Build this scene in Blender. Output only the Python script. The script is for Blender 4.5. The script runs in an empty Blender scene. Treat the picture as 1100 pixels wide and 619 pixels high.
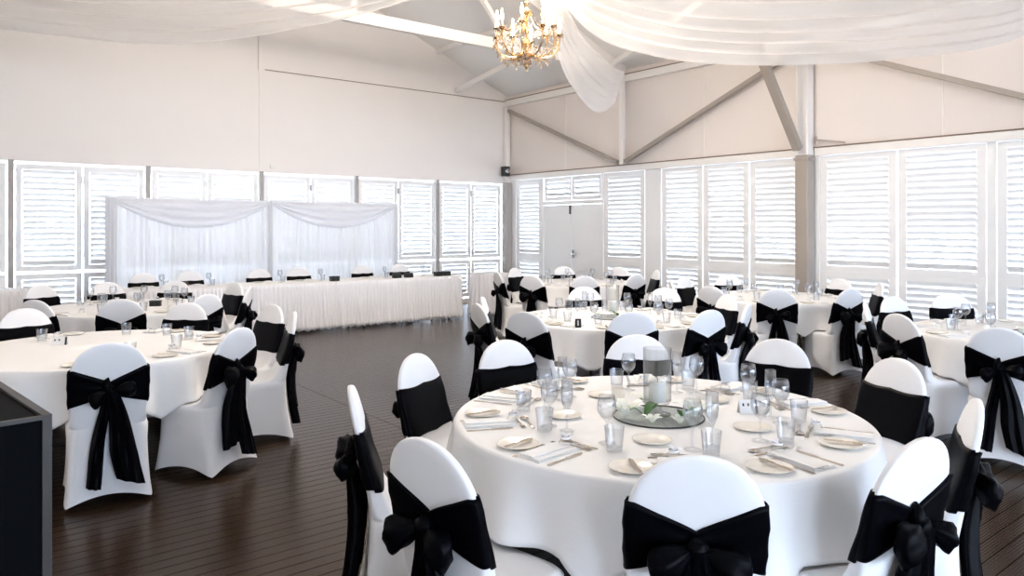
import bpy, math, random
from math import sin, cos, pi, sqrt, radians, atan2, hypot
from mathutils import Vector, Matrix
random.seed(7)
scene = bpy.context.scene
COL = scene.collection

# ------------------------------------------------------------------ materials
def new_mat(name):
    m = bpy.data.materials.new(name); m.use_nodes = True
    nt = m.node_tree; nt.nodes.clear()
    out = nt.nodes.new('ShaderNodeOutputMaterial')
    return m, nt, out

def pbr(name, col, rough=0.5, metal=0.0, spec=0.5, noise=0.0, nscale=20, bump=0.0, bscale=200, sheen=0.0, emit=None, estr=0):
    m, nt, out = new_mat(name)
    b = nt.nodes.new('ShaderNodeBsdfPrincipled')
    b.inputs['Base Color'].default_value = (*col, 1)
    b.inputs['Roughness'].default_value = rough
    b.inputs['Metallic'].default_value = metal
    b.inputs['Specular IOR Level'].default_value = spec
    if sheen: b.inputs['Sheen Weight'].default_value = sheen
    tc = nt.nodes.new('ShaderNodeTexCoord')
    if noise:
        n = nt.nodes.new('ShaderNodeTexNoise'); n.inputs['Scale'].default_value = nscale
        n.inputs['Detail'].default_value = 4
        nt.links.new(tc.outputs['Object'], n.inputs['Vector'])
        mx = nt.nodes.new('ShaderNodeMix'); mx.data_type = 'RGBA'
        mx.inputs['A'].default_value = (*[c*(1-noise) for c in col], 1)
        mx.inputs['B'].default_value = (*[min(1, c*(1+noise)) for c in col], 1)
        nt.links.new(n.outputs['Fac'], mx.inputs['Factor'])
        nt.links.new(mx.outputs['Result'], b.inputs['Base Color'])
    if bump:
        n2 = nt.nodes.new('ShaderNodeTexNoise'); n2.inputs['Scale'].default_value = bscale
        nt.links.new(tc.outputs['Object'], n2.inputs['Vector'])
        bp = nt.nodes.new('ShaderNodeBump'); bp.inputs['Strength'].default_value = bump
        bp.inputs['Distance'].default_value = 0.01
        nt.links.new(n2.outputs['Fac'], bp.inputs['Height'])
        nt.links.new(bp.outputs['Normal'], b.inputs['Normal'])
    if emit:
        b.inputs['Emission Color'].default_value = (*emit, 1)
        b.inputs['Emission Strength'].default_value = estr
    nt.links.new(b.outputs['BSDF'], out.inputs['Surface'])
    return m

def sheer(name, col, transp, transl):
    m, nt, out = new_mat(name)
    d = nt.nodes.new('ShaderNodeBsdfDiffuse'); d.inputs['Color'].default_value = (*col, 1)
    t = nt.nodes.new('ShaderNodeBsdfTranslucent'); t.inputs['Color'].default_value = (*col, 1)
    mx = nt.nodes.new('ShaderNodeMixShader'); mx.inputs[0].default_value = transl
    nt.links.new(d.outputs[0], mx.inputs[1]); nt.links.new(t.outputs[0], mx.inputs[2])
    tr = nt.nodes.new('ShaderNodeBsdfTransparent')
    lw = nt.nodes.new('ShaderNodeLayerWeight'); lw.inputs['Blend'].default_value = 0.3
    mr = nt.nodes.new('ShaderNodeMapRange')
    mr.inputs['To Min'].default_value = 1 - transp; mr.inputs['To Max'].default_value = 1.0
    nt.links.new(lw.outputs['Facing'], mr.inputs['Value'])
    m2 = nt.nodes.new('ShaderNodeMixShader')
    nt.links.new(mr.outputs['Result'], m2.inputs[0])
    nt.links.new(tr.outputs[0], m2.inputs[1]); nt.links.new(mx.outputs[0], m2.inputs[2])
    nt.links.new(m2.outputs[0], out.inputs['Surface'])
    return m

def thin_glass(name, tint=(0.95, 0.96, 0.97), blend=0.25, rough=0.02, lo=0.06, hi=0.75, edge=0.45):
    m, nt, out = new_mat(name)
    tr = nt.nodes.new('ShaderNodeBsdfTransparent'); tr.inputs[0].default_value = (*tint, 1)
    gl = nt.nodes.new('ShaderNodeBsdfGlossy'); gl.inputs['Roughness'].default_value = rough
    gl.inputs['Color'].default_value = (0.95, 0.96, 1, 1)
    lw = nt.nodes.new('ShaderNodeLayerWeight'); lw.inputs['Blend'].default_value = blend
    mr = nt.nodes.new('ShaderNodeMapRange'); mr.inputs['To Min'].default_value = lo; mr.inputs['To Max'].default_value = hi
    nt.links.new(lw.outputs['Facing'], mr.inputs['Value'])
    lw2 = nt.nodes.new('ShaderNodeLayerWeight'); lw2.inputs['Blend'].default_value = 0.12
    cm = nt.nodes.new('ShaderNodeMix'); cm.data_type = 'RGBA'
    cm.inputs['A'].default_value = (*tint, 1); cm.inputs['B'].default_value = (*[c*edge for c in tint], 1)
    nt.links.new(lw2.outputs['Facing'], cm.inputs['Factor']); nt.links.new(cm.outputs['Result'], tr.inputs[0])
    mx = nt.nodes.new('ShaderNodeMixShader')
    nt.links.new(mr.outputs['Result'], mx.inputs[0])
    nt.links.new(tr.outputs[0], mx.inputs[1]); nt.links.new(gl.outputs[0], mx.inputs[2])
    nt.links.new(mx.outputs[0], out.inputs['Surface'])
    return m

def deck_mat():
    m, nt, out = new_mat('deck_boards')
    N, L = nt.nodes, nt.links
    b = N.new('ShaderNodeBsdfPrincipled')
    tc = N.new('ShaderNodeTexCoord'); sp = N.new('ShaderNodeSeparateXYZ')
    L.new(tc.outputs['Object'], sp.inputs[0])
    def math_(op, a, bv=None):
        n = N.new('ShaderNodeMath'); n.operation = op
        if isinstance(a, (int, float)): n.inputs[0].default_value = a
        else: L.new(a, n.inputs[0])
        if bv is not None:
            if isinstance(bv, (int, float)): n.inputs[1].default_value = bv
            else: L.new(bv, n.inputs[1])
        return n.outputs[0]
    yb = math_('DIVIDE', sp.outputs['Y'], 0.088)
    idx = math_('FLOOR', yb); fr = math_('FRACT', yb)
    # board end joints, staggered
    xo = math_('ADD', math_('DIVIDE', sp.outputs['X'], 3.6), math_('MULTIPLY', math_('MODULO', idx, 3), 0.0))
    xi = math_('FLOOR', xo); xf = math_('FRACT', xo)
    cmb = N.new('ShaderNodeCombineXYZ'); L.new(idx, cmb.inputs[0]); L.new(xi, cmb.inputs[1])
    wn = N.new('ShaderNodeTexWhiteNoise'); wn.noise_dimensions = '2D'; L.new(cmb.outputs[0], wn.inputs['Vector'])
    gap = math_('LESS_THAN', fr, 0.06)
    joint = math_('LESS_THAN', xf, 0.0015)
    g = math_('MAXIMUM', gap, joint)
    nz = N.new('ShaderNodeTexNoise'); nz.inputs['Scale'].default_value = 6; nz.inputs['Detail'].default_value = 6
    mp = N.new('ShaderNodeMapping'); mp.inputs['Scale'].default_value = (0.4, 9, 1)
    L.new(tc.outputs['Object'], mp.inputs[0]); L.new(mp.outputs[0], nz.inputs['Vector'])
    f = math_('ADD', math_('MULTIPLY', wn.outputs['Value'], 0.5), math_('MULTIPLY', nz.outputs['Fac'], 0.5))
    mx = N.new('ShaderNodeMix'); mx.data_type = 'RGBA'
    mx.inputs['A'].default_value = (0.022, 0.012, 0.007, 1); mx.inputs['B'].default_value = (0.042, 0.025, 0.015, 1)
    L.new(f, mx.inputs['Factor'])
    m2 = N.new('ShaderNodeMix'); m2.data_type = 'RGBA'; m2.inputs['B'].default_value = (0.006, 0.004, 0.003, 1)
    L.new(g, m2.inputs['Factor']); L.new(mx.outputs['Result'], m2.inputs['A'])
    L.new(m2.outputs['Result'], b.inputs['Base Color'])
    b.inputs['Roughness'].default_value = 0.30
    sg = math_('MULTIPLY', math_('SUBTRACT', 1.0, g), 0.24); L.new(sg, b.inputs['Specular IOR Level'])
    b.inputs['Specular Tint'].default_value = (1.0, 0.78, 0.60, 1)
    L.new(math_('ADD', math_('MULTIPLY', g, 0.6), 0.24), b.inputs['Roughness'])
    # reeded grooves
    wv = math_('SINE', math_('MULTIPLY', sp.outputs['Y'], 2*pi/0.0147))
    h = math_('SUBTRACT', math_('MULTIPLY', wv, 0.1), math_('MULTIPLY', g, 1.0))
    bp = N.new('ShaderNodeBump'); bp.inputs['Strength'].default_value = 0.35; bp.inputs['Distance'].default_value = 0.004
    L.new(h, bp.inputs['Height']); L.new(bp.outputs['Normal'], b.inputs['Normal'])
    L.new(b.outputs['BSDF'], out.inputs['Surface'])
    return m

M = {}
M['cover'] = pbr('white_spandex', (0.86, 0.86, 0.87), 0.6, spec=0.25, sheen=0.15, bump=0.05, bscale=300)
M['sash'] = pbr('black_satin', (0.0014, 0.0014, 0.0026), 0.40, spec=0.05, bump=0.1, bscale=35)
M['cloth'] = pbr('white_tablecloth', (0.87, 0.87, 0.87), 0.75, spec=0.2, bump=0.05, bscale=60)
M['skirt'] = pbr('white_skirting', (0.88, 0.875, 0.90), 0.6, spec=0.3)
M['voile'] = sheer('white_voile', (0.95, 0.955, 0.97), 0.03, 0.62)
M['swag'] = sheer('satin_swag', (0.90, 0.90, 0.92), 0.08, 0.5)
M['drape'] = sheer('ceiling_voile', (0.93, 0.915, 0.90), 0.55, 0.45)
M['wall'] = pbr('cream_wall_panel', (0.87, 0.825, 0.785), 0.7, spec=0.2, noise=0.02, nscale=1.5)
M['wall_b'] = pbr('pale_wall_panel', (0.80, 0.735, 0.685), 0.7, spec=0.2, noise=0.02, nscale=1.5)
M['ceil'] = pbr('ceiling_panel', (0.92, 0.90, 0.87), 0.7, spec=0.2)
M['beam'] = pbr('white_beam', (0.86, 0.82, 0.78), 0.55)
M['trim'] = pbr('white_trim', (0.84, 0.81, 0.77), 0.5)
M['shadowline'] = pbr('brown_joint_shadow', (0.22, 0.15, 0.11), 0.7)
M['steel'] = pbr('taupe_steel', (0.36, 0.31, 0.265), 0.45, spec=0.5)
M['post'] = pbr('taupe_post', (0.40, 0.37, 0.34), 0.55)
M['shutter'] = pbr('white_shutter', (0.86, 0.855, 0.84), 0.4, spec=0.4)
M['door'] = pbr('door_white', (0.86, 0.86, 0.845), 0.45)
M['metal'] = pbr('brushed_metal', (0.45, 0.44, 0.43), 0.3, metal=1)
M['silver'] = pbr('cutlery_steel', (0.62, 0.55, 0.48), 0.16, metal=1)
M['darkmetal'] = pbr('dark_metal', (0.05, 0.05, 0.05), 0.4, metal=0.6)
M['deck'] = deck_mat()
M['ground'] = pbr('pale_paving', (0.72, 0.70, 0.68), 0.9, noise=0.05, nscale=2)
M['glass'] = thin_glass('clear_glass', (0.95, 0.96, 0.97), 0.22, 0.02, 0.05, 0.5)
M['vase'] = thin_glass('vase_glass', (0.99, 0.995, 0.995), 0.15, 0.02, 0.03, 0.4)
M['disc'] = thin_glass('plate_glass', (0.95, 0.97, 0.96), 0.3, 0.02, 0.02, 0.15)
M['frost'] = sheer('frosted_glass', (0.93, 0.92, 0.88), 0.35, 0.6)
M['crystal'] = thin_glass('crystal', (0.80, 0.68, 0.52), 0.4, 0.05, 0.15, 0.6)
M['gold'] = pbr('gilt_metal', (0.50, 0.33, 0.16), 0.25, metal=1)
M['plate'] = pbr('cream_china', (0.84, 0.80, 0.72), 0.18, spec=0.6)
M['napkin'] = pbr('white_napkin', (0.86, 0.86, 0.86), 0.8, bump=0.1, bscale=80)
M['paper'] = pbr('white_paper', (0.86, 0.86, 0.85), 0.7)
M['black'] = pbr('black_card', (0.012, 0.012, 0.012), 0.45)
M['wax'] = pbr('white_wax', (0.9, 0.89, 0.86), 0.5, emit=(1, 0.95, 0.85), estr=0.0)
M['petal'] = pbr('lily_petal', (0.86, 0.88, 0.80), 0.5, sheen=0.2)
M['leaf'] = pbr('green_leaf', (0.05, 0.16, 0.035), 0.4, noise=0.3, nscale=30)
M['stamen'] = pbr('yellow_green_bud', (0.50, 0.58, 0.22), 0.5)
M['mirror'] = pbr('mirror_glass', (0.85, 0.87, 0.88), 0.02, metal=1)
M['bulb'] = pbr('warm_bulb', (1, 0.8, 0.5), 0.4, emit=(1.0, 0.66, 0.30), estr=11)
M['candle'] = pbr('candle_sleeve', (0.88, 0.80, 0.62), 0.5)
M['cabinet'] = pbr('black_cabinet', (0.0015, 0.002, 0.003), 0.7, spec=0.06, noise=0.3, nscale=60)
M['edging'] = pbr('grey_brown_edging', (0.035, 0.030, 0.026), 0.5)
M['wood'] = pbr('plywood', (0.35, 0.24, 0.14), 0.6)
M['ribbon'] = pbr('white_ribbon', (0.86, 0.86, 0.9), 0.35)

# ------------------------------------------------------------------ mesh helpers
class MB:
    def __init__(s): s.v = []; s.f = []
    def add(s, vs, fs, mat=None):
        o = len(s.v)
        if mat is not None: vs = [mat @ Vector(v) for v in vs]
        s.v += [tuple(v) for v in vs]; s.f += [tuple(i+o for i in f) for f in fs]
        return s
    def box(s, x0, x1, y0, y1, z0, z1, mat=None):
        return s.add([(x0,y0,z0),(x1,y0,z0),(x1,y1,z0),(x0,y1,z0),(x0,y0,z1),(x1,y0,z1),(x1,y1,z1),(x0,y1,z1)],
                     [(3,2,1,0),(4,5,6,7),(0,1,5,4),(1,2,6,5),(2,3,7,6),(3,0,4,7)], mat)
    def grid(s, rows, closed=False, cap0=False, cap1=False, mat=None):
        n = len(rows[0]); vs = [p for r in rows for p in r]; fs = []
        for i in range(len(rows)-1):
            for j in range(n if closed else n-1):
                k = (j+1) % n
                fs.append((i*n+j, i*n+k, (i+1)*n+k, (i+1)*n+j))
        if cap0: fs.append(tuple(reversed(range(n))))
        if cap1: fs.append(tuple((len(rows)-1)*n+j for j in range(n)))
        return s.add(vs, fs, mat)
    def lathe(s, prof, seg=24, mat=None, ox=0, oy=0, caps=True):
        rows = [[(ox+max(r, 1e-4)*cos(2*pi*j/seg), oy+max(r, 1e-4)*sin(2*pi*j/seg), z) for j in range(seg)] for r, z in prof]
        return s.grid(rows, closed=True, cap0=caps and prof[0][0] > 0.0011, cap1=caps and prof[-1][0] > 0.0011, mat=mat)
    def tube(s, pts, rad, seg=8, mat=None, caps=True):
        pts = [Vector(p) for p in pts]; rows = []
        up = None
        for i, p in enumerate(pts):
            t = (pts[min(i+1, len(pts)-1)] - pts[max(i-1, 0)]).normalized()
            if up is None:
                up = Vector((0,0,1)) if abs(t.z) < 0.9 else Vector((1,0,0))
            a = t.cross(up).normalized(); b = a.cross(t).normalized(); up = b
            r = rad[i] if isinstance(rad, (list, tuple)) else rad
            rows.append([tuple(p + a*r*cos(2*pi*j/seg) + b*r*sin(2*pi*j/seg)) for j in range(seg)])
        return s.grid(rows, closed=True, cap0=caps, cap1=caps, mat=mat)
    def beam(s, p, q, w, h, up=(0,0,1)):
        p = Vector(p); q = Vector(q); t = (q-p).normalized(); u = Vector(up)
        a = t.cross(u).normalized(); b = a.cross(t).normalized()
        c = lambda o: [o + a*w/2*i + b*h/2*j for i, j in ((-1,-1),(1,-1),(1,1),(-1,1))]
        return s.grid([[tuple(v) for v in c(p)], [tuple(v) for v in c(q)]], closed=True, cap0=True, cap1=True)
    def build(s, name, mat, parent=None, smooth=False, solid=0, sub=0, bevel=0, offset=-1):
        me = bpy.data.meshes.new(name); me.from_pydata(s.v, [], s.f); me.update()
        me.materials.append(mat)
        o = bpy.data.objects.new(name, me); COL.objects.link(o)
        if parent: o.parent = parent
        if smooth:
            for p in me.polygons: p.use_smooth = True
        if smooth == 'angle':
            me.set_sharp_from_angle(angle=radians(35))
        if solid:
            md = o.modifiers.new('s', 'SOLIDIFY'); md.thickness = solid; md.offset = offset
        if bevel:
            md = o.modifiers.new('b', 'BEVEL'); md.width = bevel; md.segments = 2
        if sub:
            md = o.modifiers.new('u', 'SUBSURF'); md.levels = sub; md.render_levels = sub
        return o

def empty(name, loc=(0,0,0), rz=0, parent=None):
    o = bpy.data.objects.new(name, None); COL.objects.link(o)
    o.location = loc; o.rotation_euler = (0, 0, rz); o.empty_display_size = 0.1
    if parent: o.parent = parent
    return o
def tag(o, label=None, cat=None, group=None, kind=None):
    if label: o['label'] = label
    if cat: o['category'] = cat
    if group: o['group'] = group
    if kind: o['kind'] = kind
    return o
CH = {}
def dup(o, parent=None):
    c = o.copy(); COL.objects.link(c)
    if parent is not None: c.parent = parent
    for ch in KIDS.get(o, []): dup(ch, c)
    return c
KIDS = {}
def index_kids():
    KIDS.clear()
    for o in bpy.data.objects:
        if o.parent: KIDS.setdefault(o.parent, []).append(o)

# ------------------------------------------------------------------ camera (eye at 1.6 m)
EYE = 1.6; F = 794.0; CX = 550.0; HZ = 245.0
cam_d = bpy.data.cameras.new('camera'); cam = bpy.data.objects.new('camera', cam_d); COL.objects.link(cam)
cam.location = (0, 0, EYE); cam.rotation_euler = (pi/2, 0, 0)
cam_d.sensor_width = 36; cam_d.lens = F/1100*36; cam_d.shift_y = -(309.5-HZ)/1100
cam_d.clip_start = 0.05; cam_d.clip_end = 200
scene.camera = cam

# ------------------------------------------------------------------ room frame: x along the shuttered end wall, y along the side wall
CORNER = (-0.104, 16.5, 0)
AX = Vector((-0.783, -0.622, 0)).normalized(); BX = Vector((-AX.y*-1, AX.x, 0))
BX = Vector((0.622, -0.783, 0)).normalized()
RZ = atan2(AX.y, AX.x)
def W(x, y, z=0):                       # room frame to world
    return Vector(CORNER) + AX*x + BX*y + Vector((0, 0, z))
def room(o):
    o.location = CORNER; o.rotation_euler = (0, 0, RZ); return o
def struct(mb, name, mat, **k):
    return tag(room(mb.build(name, mat, **k)), kind='structure')
RW, RL = 11.04, 23.0                    # room width and length
EAVE = 4.55; SL = math.tan(radians(22.5)); RIDGE = EAVE + RW/2*SL
PITCH = 1.84

fl = struct(MB().box(-5.2, RW+0.4, -5.2, RL+0.6, -0.12, 0), 'floor', M['deck'])  # outer margin extended under the added roof to cut ground bounce light
g = MB().box(-45, 55, -45, 60, -0.35, -0.25)
struct(g, 'ground', M['ground'])

# end wall (gable) above the shutters, three panels with fine joints
def gable(y0, y1, z0, name, mat):
    b = MB(); zs = lambda x: EAVE + min(x, RW-x)*SL
    xs = [0, RW/2, RW]
    for xa, xb in zip(xs[:-1], xs[1:]):
        b.add([(xa,y0,z0),(xb,y0,z0),(xb,y0,zs(xb)),(xa,y0,zs(xa)),(xa,y1,z0),(xb,y1,z0),(xb,y1,zs(xb)),(xa,y1,zs(xa))],
              [(0,1,2,3),(7,6,5,4),(0,4,5,1),(1,5,6,2),(2,6,7,3),(3,7,4,0)])
    return struct(b, name, mat)
gable(-0.16, -0.04, 2.60, 'wall_end', M['wall'])
gable(RL+0.02, RL+0.14, 2.9, 'wall_rear', M['wall'])
# flat panel that stands proud below eave height
b = MB().box(0.0, RW/2-0.05, -0.04, 0.0, 2.585, 4.40); b.box(RW/2+0.05, RW, -0.04, 0.0, 2.585, 4.40)
struct(b, 'wall_end_panel', M['wall'])
struct(MB().box(0.0, RW/2-0.05, -0.04, 0.012, 4.40, 4.412), 'trim_1', M['shadowline'])
struct(MB().box(RW/2-0.05, RW/2+0.05, -0.04, 0.02, 2.60, RIDGE-0.1), 'trim_2', M['beam'])
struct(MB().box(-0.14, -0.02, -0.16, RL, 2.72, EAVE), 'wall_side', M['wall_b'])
struct(MB().box(RW+0.02, RW+0.14, -0.16, RL, 2.6, EAVE), 'wall_left', M['wall'])
# side wall trims: head rail above shutters, wall plate at the eave, brown strips painting a thin shadow line
b = MB().box(-0.02, 0.05, 0.02, 7.08, 2.65, 2.76); b.box(-0.02, 0.05, 7.30, RL, 2.65, 2.76)
struct(b, 'trim_3', M['trim'], bevel=0.006)
struct(MB().box(-0.02, 0.055, 0.02, RL, 2.762, 2.778), 'trim_4', M['shadowline'])
struct(MB().box(-0.02, 0.07, 0.0, RL, 4.30, 4.43), 'trim_5', M['trim'], bevel=0.006)
struct(MB().box(-0.02, 0.075, 0.0, RL, 4.432, 4.445), 'trim_6', M['shadowline'])
# wall panel joints on the side wall
b = MB()
for y in (1.9, 5.3, 9.0, 9.9, 12.6, 14.4): b.box(-0.021, -0.012, y, y+0.012, 2.78, 4.30)
struct(b, 'trim_7', M['beam'])
# roof
T = 0.08
b = MB()
for s in (0, 1):
    def X(x): return x if s == 0 else RW-x
    P = [(X(-0.3), -0.3, EAVE-0.3*SL), (X(RW/2), -0.3, RIDGE), (X(RW/2), RL+0.3, RIDGE), (X(-0.3), RL+0.3, EAVE-0.3*SL)]
    Q = [(p[0], p[1], p[2]+T) for p in P]
    b.add(P+Q, [(0,1,2,3),(7,6,5,4),(0,4,5,1),(1,5,6,2),(2,6,7,3),(3,7,4,0)])
struct(b, 'ceiling', M['ceil'])
# floor skirting bottoms
struct(MB().box(-0.02, 0.03, 0.02, RL, 0.0, 0.09), 'baseboard_side', M['trim'])
struct(MB().box(0.0, RW, -0.05, -0.0, 0.0, 0.09), 'baseboard_end', M['trim'])

# unseen roof added outside the two shuttered walls to shade slats from sky
b = MB().box(-5.2, -0.17, -5.2, RL+0.3, 2.78, 2.85); b.box(-0.17, RW+0.3, -5.2, -0.17, 2.78, 2.85)
struct(b, 'ceiling_sky_blocker', M['beam'])
# trusses, one thing each
def truss(y, label):
    t = room(empty('roof_truss')); t.location = W(0, y); t.rotation_euler = (0,0,RZ)
    tag(t, label, 'roof truss', 'roof trusses')
    MB().box(0.10, RW-0.10, -0.05, 0.05, 4.46, 4.63).build('tie_beam', M['beam'], t, bevel=0.006)
    for s in (0, 1):
        X = (lambda x: x) if s == 0 else (lambda x: RW-x)
        MB().beam((X(0.08), 0, EAVE-0.05), (X(RW/2), 0, RIDGE-0.14), 0.10, 0.16).build('rafter', M['beam'], t)
        MB().beam((X(2.76), 0, 4.60), (X(4.0), 0, EAVE+4.0*SL-0.16), 0.07, 0.07).build('strut', M['beam'], t)
        MB().beam((X(2.76), 0, 4.60), (X(1.6), 0, EAVE+1.6*SL-0.16), 0.07, 0.07).build('strut', M['beam'], t)
    MB().beam((RW/2, 0, 4.60), (RW/2, 0, RIDGE-0.2), 0.08, 0.08, up=(0,1,0)).build('king_post', M['beam'], t)
    return t
truss(3.56, 'cream timber roof truss above the double doors, behind the chandelier')
truss(7.2, 'cream timber roof truss at the thick column, above the chandelier')
truss(10.8, 'cream timber roof truss nearest the camera, hidden by the ceiling drapes')
truss(14.4, 'cream timber roof truss behind the camera, out of frame')
for (p, q, l) in (((1.35, 0.0, 4.52), (2.2, 3.5, 4.56), 'slim cream roof brace left of the chandelier'),
                  ((0.5, 3.62, 4.52), (2.3, 7.14, 4.56), 'slim cream roof brace right of the chandelier')):
    o = room(MB().beam(p, q, 0.06, 0.09).build('roof_brace', M['beam'])); tag(o, l, 'roof brace', 'roof braces')
for k, x in enumerate((1.85, 3.7, RW-3.7, RW-1.85)):
    o = struct(MB().beam((x, 0, EAVE+min(x,RW-x)*SL-0.05), (x, RL, EAVE+min(x,RW-x)*SL-0.05), 0.07, 0.09), 'trim_%d' % (8+k), M['beam'])
struct(MB().box(RW/2-0.05, RW/2+0.05, 0, RL, RIDGE-0.2, RIDGE-0.03), 'trim_12', M['beam'])

# steel side bracing
def thing_mesh(mb, name, mat, label, cat, group=None, **k):
    return tag(room(mb.build(name, mat, **k)), label, cat, group)
def diag(y0, z0, y1, z1, label):
    thing_mesh(MB().beam((0.115, y0, z0), (0.115, y1, z1), 0.07, 0.09, up=(1,0,0)), 'steel_brace', M['steel'], label, 'steel brace', 'steel braces on the side wall', bevel=0.008)
diag(0.2, 4.18, 3.46, 2.82, 'taupe steel brace sloping down from the room corner above the doors')
diag(3.66, 2.82, 7.08, 4.22, 'taupe steel brace rising from the slim post to the thick column')
diag(7.34, 4.22, 10.7, 2.82, 'taupe steel brace sloping down to the right of the thick column')
thing_mesh(MB().box(0.055, 0.14, 3.52, 3.60, 2.78, 4.46), 'slim_post', M['beam'], 'slim cream post between two steel braces above the shutters', 'post', bevel=0.005)
# thick column
c = room(empty('column')); c.location = W(0.14, 7.19); tag(c, 'thick taupe column on the side wall, white above the shutters', 'column')
MB().box(-0.12, 0.08, -0.10, 0.10, 0.0, 2.66).build('lower_shaft', M['steel'], c, bevel=0.02)
tag(MB().box(-0.10, 0.07, -0.085, 0.095, 2.66, 4.46).build('upper_shaft', M['beam'], c, bevel=0.008), 'white upper shaft')
MB().box(-0.12, 0.09, -0.11, 0.11, 2.58, 2.62).build('collar', M['steel'], c, bevel=0.005)
kb = MB(); kb.beam((0.30, 7.19, 2.74), (1.62, 7.19, 4.45), 0.10, 0.12, up=(0,1,0)); 
thing_mesh(kb, 'knee_brace', M['steel'], 'taupe steel knee brace leaning from the thick column into the room', 'steel brace', bevel=0.008)
br = MB().beam((0.09, 7.33, 2.88), (0.09, 7.78, 2.80), 0.02, 0.02); br.beam((0.09, 7.34, 2.82), (0.09, 7.34, 2.92), 0.03, 0.03, up=(0,1,0))
thing_mesh(br, 'wall_bracket', M['steel'], 'small taupe bracket at the head of the thick column', 'bracket')
# corner column and a dark fitting
cc = thing_mesh(MB().box(0.0, 0.16, 0.01, 0.16, 0, 2.60), 'corner_post', M['post'], 'taupe post in the corner between the two shuttered walls', 'post', bevel=0.01)
thing_mesh(MB().box(0.02, 0.13, 0.02, 0.13, 2.60, 4.28), 'corner_pipe', M['beam'], 'cream pipe in the room corner above the shutters', 'pipe', bevel=0.02)
sp = room(empty('wall_speaker')); sp.location = W(0.14, 0.14, 2.73); tag(sp, 'tiny dark wall fitting high in the room corner', 'wall fitting')
MB().box(-0.02, 0.14, -0.02, 0.12, 0, 0.22).build('housing', M['darkmetal'], sp, bevel=0.02)
MB().lathe([(0.001, 0.0), (0.05, 0.0), (0.055, 0.02), (0.03, 0.03)], 16, mat=Matrix.Translation((0.06, 0.12, 0.12)) @ Matrix.Rotation(-pi/2, 4, 'X')).build('lens', M['metal'], sp)
so = thing_mesh(MB().box(5.25, 5.37, 0.0, 0.03, 2.66, 2.74), 'wall_socket', M['trim'], 'small cream socket box on the end wall above the shutters', 'socket', bevel=0.006)

# ------------------------------------------------------------------ shutters
SHN = [0]
def louvre_panel(parent, plane, a0, a1, z0, z1, stile, tilt, sp=0.08, rail=0.08, wid=0.094):
    """plane 'A': runs along x at y=-0.03 ; plane 'B': runs along y at x=-0.03 (parent empty carries the room frame)"""
    def P(a, dep, z): return (a, dep, z) if plane == 'A' else (dep, a, z)
    def bx(m, A0, A1, d0, d1, Z0, Z1):
        p, q = P(A0, d0, Z0), P(A1, d1, Z1)
        m.box(min(p[0],q[0]), max(p[0],q[0]), min(p[1],q[1]), max(p[1],q[1]), Z0, Z1)
    fr = MB(); d0, d1 = -0.055, -0.02
    bx(fr, a0, a0+stile, d0, d1, z0, z1); bx(fr, a1-stile, a1, d0, d1, z0, z1)
    bx(fr, a0+stile, a1-stile, d0, d1, z0, z0+rail); bx(fr, a0+stile, a1-stile, d0, d1, z1-rail, z1)
    fo = fr.build('shutter', M['shutter'], parent)
    lb = MB(); gq = 0.014 if plane == 'A' else 0.003; A0, A1 = a0+stile+gq, a1-stile-gq
    n = int((z1-z0-2*rail)/sp); step = (z1-z0-2*rail)/n
    for i in range(n):
        zc = z0+rail+(i+0.5)*step
        tl = radians(tilt(i/n) if callable(tilt) else tilt)
        # inner edge up, outer edge down
        c0, s0 = cos(tl)*wid/2, sin(tl)*wid/2
        rows = []
        for a in (A0, A1):
            pr = []
            for (k, th) in ((-1, 0), (-0.5, .004), (0, .0055), (0.5, .004), (1, 0), (0.5, -.004), (0, -.0055), (-0.5, -.004)):
                dep = -0.0375 + k*c0 - th*sin(tl); z = zc + k*s0 + th*cos(tl)
                pr.append(P(a, dep, z))
            rows.append(pr)
        lb.grid(rows, closed=True, cap0=True, cap1=True)
    lb.build('louvre_blades', M['shutter'], fo)
    return fo
def window(name=None):
    SHN[0] += 1
    w = room(empty('window_%d' % SHN[0])); tag(w, kind='structure'); return w
rt = random.Random(3)
# end wall: six bays of two panels, two rows
posts = MB()
for k in range(6):
    w = window(); x0 = k*PITCH + (0.16 if k == 0 else 0.04); x1 = (k+1)*PITCH - 0.04
    mid = (x0+x1)/2; gp = 0.012
    for (pa, pb) in ((x0+0.02, mid-0.012), (mid+0.012, x1-0.02)):
        tl = 58+rt.uniform(-2, 2)
        louvre_panel(w, 'A', pa, pb, 0.955, 2.545, 0.075, tl)
        louvre_panel(w, 'A', pa, pb, 0.13, 0.915, 0.075, tl+5)
    lt = MB().box(mid-0.012, mid+0.012, -0.02, -0.008, 2.28, 2.40); lt.box(mid-0.03, mid-0.008, -0.02, -0.004, 1.02, 1.13)
    lt.build('latch', M['metal'], w)
for k in range(1, 7):
    o = thing_mesh(MB().box(k*PITCH-0.035, k*PITCH+0.035, -0.09, 0.02, 0, 2.6), 'shutter_post', M['post'],
        'slim taupe post between shutters of the end wall, %s' % ['first from the room corner', 'second from the room corner', 'just right of the backdrop end', 'above the backdrop middle', 'above the backdrop left half', 'leftmost in view'][k-1] if k < 7 else '', 'post', 'taupe posts between the end wall shutters')
# fix labels so each is true to its place
names = ['right of the last head table chair', 'touching the right end of the backdrop', 'above the backdrop, right of centre', 'above the backdrop, left half', 'at the far left edge of the photo', 'outside the left edge of the photo']
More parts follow.
